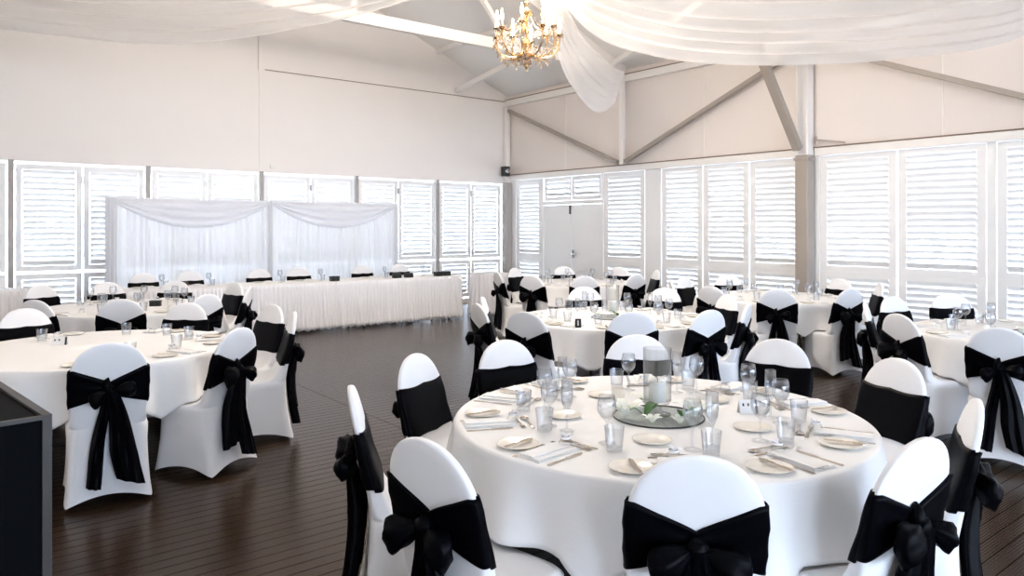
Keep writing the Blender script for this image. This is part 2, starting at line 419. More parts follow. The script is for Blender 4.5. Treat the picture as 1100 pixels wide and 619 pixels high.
# side wall
pn = [(0.30, 1.16), (2.98, 4.00), (4.40, 5.27), (5.29, 6.16), (6.18, 7.05), (7.35, 8.43), (8.45, 9.50), (9.62, 10.66),
      (10.95, 12.0), (12.02, 13.1), (13.2, 14.25), (14.55, 15.6), (15.62, 16.7), (16.8, 17.85)]+[(18.0+k*1.2, 19.1+k*1.2) for k in range(4)]
for i, (a, bb) in enumerate(pn):
    w = window()
    t0 = [59, 59, 56, 61, 60, 60, 61, 58][i] if i < 8 else 59
    f = {3: lambda s: 63-10*abs(s-0.1), 6: lambda s: 54+ (9 if 0.3 < s < 0.78 else 0), 4: lambda s: 56+6*s}.get(i, t0)
    louvre_panel(w, 'B', a+0.003, bb-0.003, 0.98, 2.645, 0.10, f)
    louvre_panel(w, 'B', a+0.003, bb-0.003, 0.09, 0.979, 0.10, t0+3)
# solid infill between panels on the side wall
b = MB().box(-0.06, -0.015, 4.02, 4.385, 0, 2.72); b.box(-0.06, -0.015, 9.51, 9.61, 0, 2.72); b.box(-0.06, -0.015, 0.05, 0.29, 0, 2.72)
b.box(-0.06, -0.015, 10.67, 10.94, 0, 2.72); b.box(-0.06, -0.015, 13.11, 13.19, 0, 2.72); b.box(-0.06, -0.015, 7.055, 7.345, 0, 2.72); b.box(-0.06, -0.015, 14.26, 14.54, 0, 2.72)
struct(b, 'wall_side_infill', M['shutter'])
# double doors with louvred transoms
w = window()
louvre_panel(w, 'B', 1.25, 2.07, 2.16, 2.64, 0.06, 46); louvre_panel(w, 'B', 2.09, 2.90, 2.16, 2.64, 0.06, 46)
d = room(empty('door_1')); tag(d, kind='structure')
dfb = MB().box(-0.07, 0.0, 1.165, 1.215, 0, 2.66); dfb.box(-0.07, 0.0, 2.93, 2.975, 0, 2.66); dfb.box(-0.07, 0.0, 1.215, 2.93, 2.08, 2.155)
dfb.build('door_frame', M['shutter'], d)
for (a, bb) in ((1.225, 2.068), (2.076, 2.92)):
    o = MB().box(-0.06, -0.018, a, bb, 0.01, 2.07).build('door_leaf', M['door'], d, bevel=0.003)
MB().box(-0.018, 0.01, 2.03, 2.06, 1.88, 2.06).build('bolt', M['darkmetal'], d)
hb = MB().box(-0.018, 0.03, 2.10, 2.14, 1.0, 1.16); hb.box(0.02, 0.05, 2.10, 2.24, 1.06, 1.085); hb.build('door_handle', M['metal'], d, bevel=0.004)

b = MB().box(RW+0.02, RW+0.14, 0, 16.2, 0, 2.6); b.box(RW+0.02, RW+0.14, 21.6, RL, 0, 2.6)
struct(b, 'wall_left_lower', M['wall'])
# open daylight sides behind the camera and to the left
b = MB()
for y in [0.1 + 2.86*k for k in range(9)]: b.box(RW+0.02, RW+0.12, y-0.06, y+0.06, 0, 2.6)
struct(b, 'trim_13', M['post'])
b = MB()
for x in (0.0, RW/2, RW): b.box(x-0.07, x+0.07, RL+0.02, RL+0.14, 0, 2.9)
struct(b, 'trim_14', M['post'])

# ------------------------------------------------------------------ backdrop
def swag_mesh(x0, x1, ztop, sag, y, rows=22, cols=64, ends=0.10):
    R = []
    for i in range(rows+1):
        v = i/rows; r = []
        for j in range(cols+1):
            u = j/cols; x = x0+(x1-x0)*u
            c = 1-(2*u-1)**2
            z = ztop - v*(ends*0.6 + (sag-ends*0.6)*c)
            fold = 0.028*sin(v*pi*7+u*1.0)*(0.35+0.65*c)
            r.append((x, y + 0.02+0.05*c*sin(v*pi) + fold, z))
        R.append(r)
    return MB().grid(R)
bd = room(empty('backdrop')); bd.location = W(0, 0.54); tag(bd, 'white draped fabric backdrop with two swags behind the head table', 'backdrop')
xs = (3.16, 5.59, 8.0)
for x in xs:
    pp = MB().lathe([(0.022, 0.012), (0.022, 2.05)], 12, ox=x); pp.box(x-0.2, x+0.2, -0.2, 0.2, 0.0, 0.012); pp.build('pole', M['metal'], bd, smooth='angle')
for x0, x1 in zip(xs[:-1], xs[1:]):
    MB().tube([(x0, 0, 2.02), (x1, 0, 2.02)], 0.018).build('crossbar', M['metal'], bd)
    R = []; cols = 420
    for i in range(15):
        v = i/14; z = 2.045 - v*2.02; r = []
        for j in range(cols+1):
            u = j/cols; x = x0 + (x1-x0)*u
            ph = u*2*pi*27 + 0.8*sin(u*31)+0.5*sin(u*77+1.3)+0.3*sin(v*3+u*9)
            am = 0.022*(0.75+0.25*sin(u*43))
            r.append((x + 0.006*sin(ph*2), 0.05+am*sin(ph)*(0.6+0.4*v), z))
        R.append(r)
    MB().grid(R).build('curtain', M['voile'], bd, smooth=True)
    swag_mesh(x0+0.01, x1-0.01, 2.06, 0.46, 0.08).build('swag', M['swag'], bd, smooth=True)
# gathered side falls and middle fall
for x, wdt in ((8.0, 0.14), (5.59, 0.07), (3.16, 0.06)):
    R = []
    for i in range(20):
        v = i/19; z = 2.06-v*2.03; r = []
        for j in range(49):
            a = 2*pi*j/48
            rr = 1+0.22*sin(a*7+v*2)
            r.append((x+wdt/2*rr*cos(a), 0.06+0.05*rr*sin(a)*(0.8+0.3*v), z))
        R.append(r)
    MB().grid(R).build('side_fall', M['swag'], bd, smooth=True)

# ------------------------------------------------------------------ skirted tables
def pleated(path, z0, z1, pitch=0.055, amp=0.012, flare=0.03, seed=1, closed=False, name='table_skirt', parent=None, mat=None):
    """path: list of points (x,y) ; skirt hangs outside with pleats"""
    rr = random.Random(seed); pts = []; acc = 0
    segs = list(zip(path, path[1:]+([path[0]] if closed else [])[:1] if closed else path[1:]))
    for (p, q) in segs:
        L = hypot(q[0]-p[0], q[1]-p[1]); n = max(2, int(L/ (pitch/8)))
        nx, ny = (q[1]-p[1])/L, -(q[0]-p[0])/L
        for k in range(n):
            t = k/n; pts.append((p[0]+(q[0]-p[0])*t, p[1]+(q[1]-p[1])*t, nx, ny, acc+L*t))
        acc += L
    if not closed:
        p, q = path[-2], path[-1]; L = hypot(q[0]-p[0], q[1]-p[1]); pts.append((q[0], q[1], (q[1]-p[1])/L, -(q[0]-p[0])/L, acc))
    # smooth the normals at corners
    n = len(pts); R = []
    for i in range(13):
        v = i/12; z = z1+(z0-z1)*v; r = []
        for (x, y, nx, ny, s) in pts:
            ph = 2*pi*s/pitch + 1.3*sin(s*5.1+seed) + 0.9*sin(s*11.7)
            big = 0.5+0.5*sin(s*2*pi/0.31+seed+0.6*sin(s*3))
            o = amp*sin(ph)*(0.5+0.6*v) + flare*v*(0.4+big) + 0.020
            r.append((x+nx*o, y+ny*o, z + (0.012*sin(ph*0.5) if i == 12 else 0)))
        R.append(r)
    return MB().grid(R, closed=closed).build(name, mat or M['skirt'], parent, smooth=True, solid=0.002)

HT = room(empty('head_table')); HT.location = W(5.54, 1.79)
tag(HT, 'long head table with floor length pleated white skirt before the backdrop', 'table')
hl, hw = 2.80, 0.375
MB().box(-hl, hl, -hw, hw, 0.715, 0.742).build('tabletop', M['wood'], HT)
MB().box(-hl-0.006, hl+0.006, -hw-0.006, hw+0.006, 0.742, 0.752).build('table_cover', M['cloth'], HT, bevel=0.003)
rc = 0.03
pleated([(hl, -hw+0.02), (hl, hw), (-hl, hw), (-hl, -hw+0.02)], 0.035, 0.7525, parent=HT, pitch=0.06, amp=0.012, flare=0.05)
MB().box(-hl, hl, -hw-0.012, -hw-0.006, 0.55, 0.748).build('rear_cloth', M['cloth'], HT)
for x in (-2.6, -0.95, 0.95, 2.6):
    for y in (-0.28, 0.28):
        MB().lathe([(0.014, 0), (0.014, 0.715)], 10, ox=x, oy=y).build('leg', M['darkmetal'], HT)

def small_round(px, d, r, label, name, seed):
    t = empty(name, ((px-CX)/F*d, d, 0)); tag(t, label, 'table')
    MB().lathe([(r-0.01, 0.715), (r-0.01, 0.742)], 40).build('tabletop', M['wood'], t)
    MB().lathe([(0.02, 0.02), (0.03, 0.715)], 12).build('pedestal', M['darkmetal'], t)
    MB().lathe([(0.0011, 0.7521), (r, 0.752), (r+0.006, 0.746)], 64).build('table_cover', M['cloth'], t, smooth=True)
    circ = [(r*cos(-2*pi*k/72), r*sin(-2*pi*k/72)) for k in range(72)][::-1]
    pleated(circ, 0.03, 0.752, parent=t, closed=True, pitch=0.07, amp=0.012, flare=0.06, seed=seed)
    return t
small_round(526, 13.9, 0.34, 'small skirted round table near the corner, right of the head table', 'skirted_table', 2)
small_round(-14, 10.0, 0.46, 'pleated white skirted table cut off by the left photo edge', 'skirted_table', 5)

# ------------------------------------------------------------------ chair
# levels: z, rear y, front y, width, squareness
LV = [(0.00,-0.060,0.440,0.475,9),(0.10,-0.040,0.430,0.455,8),(0.22,-0.018,0.420,0.437,7),(0.34,-0.004,0.415,0.425,6.5),
      (0.40,0.0,0.416,0.428,6.5),(0.425,0.0,0.412,0.428,6),(0.441,0.0,0.395,0.420,5.5),(0.448,0.0,0.36,0.412,5),
      (0.452,0.0,0.28,0.405,5),(0.457,0.0,0.19,0.40,5),(0.468,-0.001,0.125,0.398,5),(0.49,-0.004,0.092,0.396,5),
      (0.53,-0.010,0.066,0.395,5),(0.59,-0.020,0.044,0.398,5),(0.66,-0.034,0.020,0.402,4.5),(0.745,-0.052,-0.004,0.404,4.2)]
RA = 0.202; ZC = 0.745
for k in range(1, 13):
    a = k/12*pi/2*0.985
    z = ZC + 0.20*sin(a); th = 0.048*(0.25+0.75*cos(a)**0.6) if k < 12 else 0.012
    yr = -0.052-0.048*(z-ZC)/0.2; mid = yr+0.024
    LV.append((z, mid-th/2, mid+th/2, 2*RA*cos(a)**0.92, 3.6 if k < 10 else 2.6))
def sect(z):
    for p, q in zip(LV[:-1], LV[1:]):
        if p[0] <= z <= q[0]:
            t = (z-p[0])/(q[0]-p[0]); return [p[i]+(q[i]-p[i])*t for i in range(5)]
    return LV[-1] if z > LV[-1][0] else LV[0]
def ring(yr, yf, w, n, seg, off=0.0):
    pts = []; m = (yr+yf)/2; h = (yf-yr)/2
    for j in range(seg):
        a = 2*pi*j/seg + pi/4
        c, s = cos(a), sin(a)
        r = (abs(c)**n + abs(s)**n)**(-1/n)          # squircle radius, uniform angle in unit box
        pts.append((c*r*(w/2+off), m + s*r*(h+off)))
    return pts
SEG = 72
def chair_cover_mesh():
    rows = []
    for i, (z, yr, yf, w, n) in enumerate(LV):
        pts = ring(yr, yf, w, n, SEG); r = []
        m = (yr+yf)/2; hh = (yf-yr)/2
        for (x, y) in pts:
            ux, uy = x/(w/2), (y-m)/hh
            side = min(abs(ux), abs(uy))            # 1 at corners, 0 mid-side
            arch = (1-side**2)
            zz = z
            if z < 0.3: zz = z + 0.055*arch*(1-z/0.3)**2 + (0.012 if i == 0 else 0)
            if z < 0.42:
                pin = 0.022*arch*(1-z/0.42)
                if abs(ux) > abs(uy): x -= pin*(1 if x > 0 else -1)
                else: y -= pin*(1 if y > m else -1)
            r.append((x, y, zz))
        rows.append(r)
    return MB().grid(rows, closed=True, cap1=True)
def band_mesh(seed):
    rr = random.Random(seed); seg = 144; rows = []
    ph = rr.uniform(0, 6)
    V = [0, 0, .08, .2, .33, .46, .6, .73, .86, .95, 1, 1]
    for i, v in enumerate(V):
        r = []
        for j in range(seg):
            # where around the ring: decide by a mid-level ring
            base = ring(*sect(0.69)[1:4], sect(0.69)[4], seg)[j]
            back = base[1] < (sect(0.69)[1]+sect(0.69)[2])/2
            f = min(1, abs(base[0])/0.19)
            if back:
                zt = 0.712 + 0.083*f**0.85; zb = 0.640 - 0.062*f**0.9
            else:
                zt, zb = 0.802-0.006*sin(f*pi), 0.566+0.006*sin(f*pi)
            z = zt + (zb-zt)*v
            s = sect(z); off = 0.007 if 0 < i < len(V)-1 else -0.003
            if back and 0 < i < len(V)-1: off += 0.004 + 0.0045*sin(v*pi*5+ph+f*2)*(1.1-0.7*f)
            elif 0 < i < len(V)-1: off += 0.0012*sin(v*pi*3+ph)
            p = ring(s[1], s[2], s[3], s[4], seg, off)[j]
            r.append((p[0], p[1], z))
        rows.append(r)
    return MB().grid(rows, closed=True)
def loop_mesh(side, ang, L, H, seed):
    rr = random.Random(seed); rows = []; n = 16; seg = 20; ph = rr.uniform(0, 6)
    for i in range(n+1):
        u = i/n
        d = L*u
        hh = H/2*(0.16 + 0.84*sin(min(1, u*1.25)*pi/2)**1.2) * (1 if u < 0.8 else sqrt(max(0.0, 1-((u-0.8)/0.2)**2))*0.55+0.45)
        tt = 0.012 + 0.03*sin(pi*min(1, u*0.9))
        r = []
        for j in range(seg):
            a = 2*pi*j/seg
            cr = 1+0.12*sin(a*5+ph+u*3)
            zz = hh*sin(a)*cr; yy = -tt*cos(a)*cr
            x = d; z = zz
            xr = x*cos(ang) - z*sin(ang)*0.6; zr = x*sin(ang) + z*cos(ang)
            r.append((side*(0.012+xr), yy - 0.035*sin(u*pi*0.5), zr))
        rows.append(r)
    return MB().grid(rows, closed=True, cap0=True, cap1=True)
def tail_mesh(side, w0, w1, L, swing, slant, seed):
    rr = random.Random(seed); n = 20; m = 36; ph = rr.uniform(0, 6); rows = []
    for i in range(n+1):
        v = i/n; w = w0+(w1-w0)*min(1, v*1.4)**0.8; r = []
        th = 0.010 + 0.016*min(1, v*2.5)
        for j in range(m):
            a = 2*pi*j/m; u = 0.5*cos(a)
            x = side*0.012 + swing*v + u*w + 0.005*sin(v*7+ph)
            z = -L*v - slant*(u+0.5)*v
            zz = 0.672+z
            y = sect(max(0.02, zz))[1] - 0.012 - th - 0.018*max(0, 1-v*2.2)
            y += th*sin(a) + 0.008*sin(u*15+ph+v*2)*min(1, v*3)
            r.append((x, y, zz))
        rows.append(r)
    return MB().grid(rows, closed=True, cap0=True, cap1=True)
def make_chair(i):
    rr = random.Random(40+i)
    t = empty('covered_chair')
    tag(t, 'x', 'chair')
    chair_cover_mesh().build('chair_cover', M['cover'], t, smooth=True)
    s = band_mesh(i).build('sash', M['sash'], t, smooth=True)
    yk = sect(0.68)[1]
    k = MB(); R = []
    for a in range(13):
        th = pi*a/12; R.append([(0.034*sin(th)*cos(2*pi*j/16)*(1+.1*sin(3*j)), yk-0.034+0.028*sin(th)*sin(2*pi*j/16), 0.668+0.036*cos(th)+0.004*rr.uniform(-1,1)) for j in range(16)])
    if i != 1: k.tube([(-0.012, yk-0.030, 0.675), (-0.016, yk-0.030, 0.705), (-0.012, yk-0.024, 0.728), (-0.006, yk-0.018, 0.742)], [0.026, 0.024, 0.015, 0.004], 12)
    k.grid(R, closed=True).build('bow_knot', M['sash'], s, smooth=True)
    par = [(-0.55, 0.105, 0.10, 0.10, 0.12, 0.085), (-0.42, 0.14, 0.12, -0.40, 0.14, 0.12), (-0.22, 0.155, 0.14, -0.50, 0.11, 0.10)][i]
    for side, (ang, L, H) in ((-1, par[:3]), (1, par[3:])):
        o = loop_mesh(side, ang, L, H, 7*i+side).build('bow_loop', M['sash'], s, smooth=True)
        o.location = (0, yk-0.03, 0.668)
    tp = [(0.045, 0.075, 0.54, -0.075, 0.02, 0.06, 0.15, 0.51, 0.095, 0.05),
          (0.05, 0.13, 0.56, -0.085, 0.03, 0.05, 0.11, 0.50, 0.085, -0.04),
          (0.06, 0.15, 0.50, -0.055, -0.03, 0.05, 0.12, 0.56, 0.055, 0.03)][i]
    tail_mesh(-1, *tp[:5], 3*i+1).build('tail', M['sash'], s, smooth='angle')
    o = tail_mesh(1, *tp[5:], 3*i+2).build('tail', M['sash'], s, smooth='angle')
    o.location = (0, -0.016, 0)
    return t
CHAIRS = [make_chair(i) for i in range(3)]
index_kids()
used = [False]*3
NCH = [0]
def place_chair(pos, face, label, group, variant=None):
    """pos: world xy of the top of the backrest; face: angle the sitter looks to"""
    v = NCH[0] % 3 if variant is None else variant; NCH[0] += 1
    c = CHAIRS[v] if not used[v] else dup(CHAIRS[v])
    used[v] = True
    c.location = (pos[0]+0.085*cos(face), pos[1]+0.085*sin(face), 0)
    c.rotation_euler = (0, 0, face-pi/2)
    tag(c, label, 'chair', group)
    return c

PL = [(-97, 'near'), (-133, 'near left'), (-169, 'left front'), (155, 'left back'), (119, 'far left'), (83, 'far'),
      (47, 'far right'), (11, 'right back'), (-25, 'right front'), (-61, 'near right')]
def adiff(a, b): return abs((a-b+180) % 360 - 180)
TABLES = {   # name: phrase, centre, [(px, ytop, variant)]
 'T1': ('the front table', (0.655, 3.34), [(750,490,1),(452,472,1),(374,415,2),(443,380,0),(545,366,2),(685,360,1),(838,364,0),(968,385,2),(1054,430,1),(988,470,2)]),
 'TL': ('the left foreground table', (-2.95, 5.27), [(118,368,0),(258,352,2),(318,335,1),(295,327,0),(202,325,1),(25,331,2)]),
 'TL2': ('the table behind the left foreground table', (-4.1, 7.95), [(130,321,1),(224,316,0),(261,309,2),(244,304,1),(187,302,0),(114,303,2),(42,306,1),(37,322,0)]),
 'T2': ('the table behind the front table', (0.95, 7.0), [(511,326,1),(522,319,0),(563,335,2),(678,334,0),(764,333,1),(806,326,2),(784,316,0),(715,309,1),(627,308,2)]),
 'T3': ('the table before the double doors', (1.05, 11.45), [(533,292.5,0),(557,288,1),(570,296,2),(628,296.5,0),(605,286,1),(657,287.5,2),(681,294.6,0),(697,290,1)]),
 'T4': ('the table before the thick column', (3.2, 9.1), [(735,301.5,1),(748,298,0),(768,307,2),(781,295,1),(835,311,0),(915,310.5,2),(900,299,1),(947,304,0)]),
 'T5': ('the table at the right edge', (4.2, 5.95), [(936,325,1),(957,318,0),(963,337,2),(1020,315,1),(1074,352,0)]),
}
SEATS = {}
for key, (phrase, ctr, lst) in TABLES.items():
    seats = []
    for (px, yt, v) in lst:
        d = 0.655*F/(yt-HZ) * 0 + (EYE-0.945)*F/(yt-HZ)
        p = Vector(((px-CX)/F*d, d)); rel = p-Vector(ctr)
        seats.append([atan2(rel.y, rel.x), rel.length, v, p])
    free = list(PL); names_ = {}
    pairs = sorted((adiff(math.degrees(s[0]), a), i, nm) for i, s in enumerate(seats) for a, nm in PL)
    taken = set()
    for dd, i, nm in pairs:
        if i in names_ or nm in taken: continue
        names_[i] = nm; taken.add(nm)
    SEATS[key] = []
    for i, s in enumerate(seats):
        r = max(s[1], 1.24) if key != 'T1' else max(s[1], 1.22)
        p = Vector(ctr)+Vector((cos(s[0]), sin(s[0])))*r
        face = s[0]+pi
        place_chair(p, face, 'black-sashed white chair, %s place of %s' % (names_[i], phrase), 'black-sashed white chairs', s[2])
        SEATS[key].append((s[0], r, names_[i]))
# head table chairs
HC = [(7.67, 'leftmost'), (7.03, 'second from the left'), (5.965, 'third from the left'), (5.30, 'third from the right'), (4.14, 'second from the right'), (3.39, 'rightmost')]
for i, (x, nm) in enumerate(HC):
    p = W(x, 1.09)
    place_chair((p.x, p.y), atan2(BX.y, BX.x), 'black-sashed white chair behind the head table, %s' % nm, 'black-sashed white chairs', i % 3)

# ------------------------------------------------------------------ round tables and cloths
def round_table(key, seed):
    phrase, ctr, _ = TABLES[key]; rr = random.Random(seed); R = 0.90
    t = empty('round_table', (ctr[0], ctr[1], 0)); tag(t, 'round banquet table under white cloth, %s' % phrase, 'table', 'round banquet tables')
    MB().lathe([(0.0011, 0.715), (R, 0.715), (R+0.004, 0.728), (R, 0.743), (0.0011, 0.743)], 64).build('tabletop', M['wood'], t, smooth='angle')
    rot = rr.uniform(0, pi)
    for k in range(2):
        o = (-1, 1)[k]
        for s in (-1, 1):
            p0 = Vector((o*0.34, s*0.33, 0)); p1 = Vector((o*0.38, s*0.22, 0.715))
            q = Matrix.Rotation(rot, 4, 'Z')
            MB().tube([q @ p0, q @ p1], 0.014).build('leg', M['darkmetal'], t)
        MB().tube([q @ Vector((o*0.35, -0.30, 0.15)), q @ Vector((o*0.35, 0.30, 0.15))], 0.01).build('stretcher', M['darkmetal'], t)
    # cloth
    N = 288
    def hem(th):
        for rr_ in (0.925, 0.955, 0.985):
            p = Vector((rr_*cos(th), rr_*sin(th)))
            for (a, r, nm) in SEATS[key]:
                rad = Vector((cos(a), sin(a))); o = rad*(r-0.085)
                q = p-o; yy = -q.dot(rad); xx = abs(q.dot(Vector((-rad.y, rad.x))))
                if xx < 0.245 and -0.08 < yy < 0.47: return 0.468
        return 0.388
    hs = [hem(2*pi*j/N) for j in range(N)]
    hs = [sum(hs[(j+k) % N] for k in range(-3, 4))/7 for j in range(N)]
    kf = rr.choice((13, 15, 17)); p1, p2 = rr.uniform(0, 6), rr.uniform(0, 6)
    rows = []
    for (r, z) in ((0.001, 0.752), (0.2, 0.752), (0.45, 0.752), (0.7, 0.752), (0.86, 0.752), (0.898, 0.7515), (0.908, 0.749), (0.913, 0.742)):
        rows.append([(r*cos(2*pi*j/N), r*sin(2*pi*j/N), z) for j in range(N)])
    for i in range(1, 14):
        v = i/13; row = []
        for j in range(N):
            th = 2*pi*j/N
            z = 0.742+(hs[j]-0.742)*v
            fo = 0.5+0.5*sin(th*kf+p1+0.9*sin(th*3+p2)); fo2 = sin(th*29+p2+1.5*sin(th*2))
            r = 0.915 + v*0.012 + (0.060+0.15*(0.47-hs[j]))*v**0.8*fo**1.3 + 0.009*v*fo2
            row.append((r*cos(th), r*sin(th), z))
        rows.append(row)
    c = MB().grid(rows, closed=True).build('tablecloth', M['cloth'], smooth=True, solid=0.0015)
    c.location = (ctr[0], ctr[1], 0)
    tag(c, 'white tablecloth draped over %s' % phrase.replace('the round', 'the round'), 'tablecloth', 'white round tablecloths')
for i, k in enumerate(TABLES): round_table(k, 11+i)

# ------------------------------------------------------------------ tableware prototypes
ZT = 0.7525
def wine_glass():
    pr = [(0.001,0.0),(0.034,0.001),(0.034,0.003),(0.012,0.007),(0.0045,0.014),(0.004,0.085),(0.007,0.092),(0.022,0.104),(0.034,0.122),(0.038,0.142),(0.0365,0.165),(0.031,0.192),(0.0300,0.192),(0.0355,0.165),(0.0368,0.142),(0.033,0.124),(0.020,0.107),(0.001,0.100)]
    return MB().lathe(pr, 24).build('wine_glass', M['glass'], smooth=True)
def tumbler():
    pr = [(0.001,0.0),(0.028,0.0),(0.030,0.004),(0.0385,0.095),(0.0370,0.095),(0.029,0.016),(0.001,0.013)]
    rows = []
    for k, (r, z) in enumerate(pr):
        rows.append([((r*(1+(0.02 if 0.01 < z < 0.06 and r > 0.02 and j % 2 else 0)))*cos(2*pi*j/28), (r*(1+(0.02 if 0.01 < z < 0.06 and r > 0.02 and j % 2 else 0)))*sin(2*pi*j/28), z) for j in range(28)])
    return MB().grid(rows, closed=True).build('tumbler', M['glass'], smooth='angle')
def flute():
    pr = [(0.001,0.0),(0.031,0.001),(0.031,0.003),(0.010,0.007),(0.004,0.013),(0.004,0.075),(0.010,0.088),(0.021,0.115),(0.0255,0.150),(0.023,0.215),(0.022,0.215),(0.0245,0.150),(0.020,0.118),(0.001,0.094)]
    return MB().lathe(pr, 20).build('champagne_flute', M['glass'], smooth=True)
def plate(r=0.082, name='side_plate'):
    pr = [(0.001,0.002),(r*0.6,0.001),(r*0.65,0.003),(r*0.97,0.011),(r,0.014),(r*0.97,0.0135),(r*0.64,0.0065),(r*0.58,0.005),(0.001,0.005)]
    return MB().lathe(pr, 40).build(name, M['plate'], smooth=True)
def napkin():
    b = MB()
    def layer(x0, x1, y0, y1, z, th, sd):
        rows = []; nx, ny = 12, 8; rr = random.Random(sd)
        top = [[(x0+(x1-x0)*i/nx, y0+(y1-y0)*j/ny, z+th+0.0012*sin(i*0.9+sd)*sin(j*0.7)) for j in range(ny+1)] for i in range(nx+1)]
        b.grid([r for r in top][::-1])
        edge = [top[i][0] for i in range(nx+1)]+[top[nx][j] for j in range(1, ny+1)]+[top[i][ny] for i in range(nx-1, -1, -1)]+[top[0][j] for j in range(ny-1, 0, -1)]
        b.grid([[(p[0], p[1], z) for p in edge], edge], closed=True, cap0=True)
    layer(-0.055, 0.055, -0.115, 0.105, 0.000, 0.005, 1); layer(-0.052, 0.050, -0.112, 0.103, 0.0065, 0.004, 2)
    layer(-0.052, 0.020, -0.110, 0.103, 0.012, 0.004, 3)
    return b.build('folded_napkin', M['napkin'], smooth='angle')
def jar():
    t = MB().lathe([(0.001,0),(0.020,0),(0.024,0.004),(0.026,0.022),(0.022,0.032),(0.015,0.036),(0.015,0.044),(0.017,0.046),(0.0155,0.046),(0.013,0.037),(0.001,0.037)], 20).build('favour_jar', M['vase'], smooth=True)
    b = MB()
    for s in (-1, 1):
        b.tube([(0,0,0.041),(s*0.012,0.014,0.053),(s*0.024,0.016,0.050),(s*0.018,0.016,0.040),(0,0.015,0.040)], 0.003, 6)
    b.lathe([(0.018,0.036),(0.019,0.040),(0.018,0.044)], 16, caps=False)
    b.build('ribbon_bow', M['ribbon'], t, smooth=True)
    return t
def fork():
    rows = []
    for (y, w, z) in ((-0.095,0.0085,0.001),(-0.06,0.006,0.003),(0.02,0.0035,0.005),(0.045,0.006,0.004),(0.055,0.011,0.003)):
        rows.append([(-w,y,z),(w,y,z),(w,y,z+0.002),(-w,y,z+0.002)])
    b = MB().grid(rows, closed=True, cap0=True, cap1=True)
    for k in range(4):
        x = -0.0095+k*0.0058; b.box(x, x+0.0028, 0.055, 0.092, 0.0035, 0.0055)
    return b.build('fork', M['silver'])
def knife(L=0.2, name='knife'):
    rows = []
    for (y, w, z) in ((-0.10,0.0065,0.0),(-0.09,0.0085,0.0),(-0.01,0.0055,0.0),(0.0,0.0045,0.0),(0.01,0.009,0.0005),(0.08,0.009,0.001),(0.10,0.002,0.001)):
        y *= L/0.2; rows.append([(-w*0.8,y,z),(w,y,z),(w,y,z+0.004),(-w*0.8,y,z+0.004)])
    return MB().grid(rows, closed=True, cap0=True, cap1=True).build(name, M['silver'])
def spoon():
    rows = []
    for (y, w, z) in ((-0.09,0.0080,0.001),(-0.06,0.0055,0.003),(0.02,0.0035,0.006),(0.04,0.005,0.005),(0.05,0.014,0.003),(0.065,0.0195,0.0015),(0.08,0.0175,0.002),(0.092,0.008,0.005)):
        rows.append([(-w,y,z+0.003),(-w*0.4,y,z),(w*0.4,y,z),(w,y,z+0.003),(w*0.4,y,z+0.002),(-w*0.4,y,z+0.002)])
    return MB().grid(rows, closed=True, cap0=True, cap1=True).build('dessert_spoon', M['silver'], smooth=True)
PROTO = {'wine_glass': wine_glass(), 'tumbler': tumbler(), 'champagne_flute': flute(), 'side_plate': plate(), 'folded_napkin': napkin(),
         'favour_jar': jar(), 'fork': fork(), 'knife': knife(), 'butter_knife': knife(0.15, 'butter_knife'), 'dessert_spoon': spoon(), 'dessert_fork': fork()}
PROTO['dessert_fork'].name = 'dessert_fork'
bk = plate(0.078, 'bread_plate'); PROTO['bread_plate'] = bk
PU = set()
index_kids()
DESC = {'wine_glass': ('stemmed wine glass', 'glass'), 'tumbler': ('short clear tumbler', 'glass'), 'champagne_flute': ('tall champagne flute', 'glass'),
        'side_plate': ('cream side plate', 'plate'), 'folded_napkin': ('folded white napkin', 'napkin'), 'favour_jar': ('tiny favour jar', 'jar'),
        'fork': ('steel fork', 'fork'), 'knife': ('steel table knife', 'knife'), 'butter_knife': ('small butter knife', 'knife'),
        'dessert_spoon': ('steel dessert spoon', 'spoon'), 'dessert_fork': ('small dessert fork', 'fork'), 'bread_plate': ('cream bread plate', 'plate')}
def put(kind, loc, rz, where, group, z=ZT, tilt=None):
    o = PROTO[kind] if kind not in PU else dup(PROTO[kind]); PU.add(kind)
    o.location = (loc[0], loc[1], z); o.rotation_euler = (0, 0, rz) if tilt is None else (tilt[0], tilt[1], rz)
    tag(o, DESC[kind][0]+' '+where, DESC[kind][1], group); return o
rs = random.Random(21)
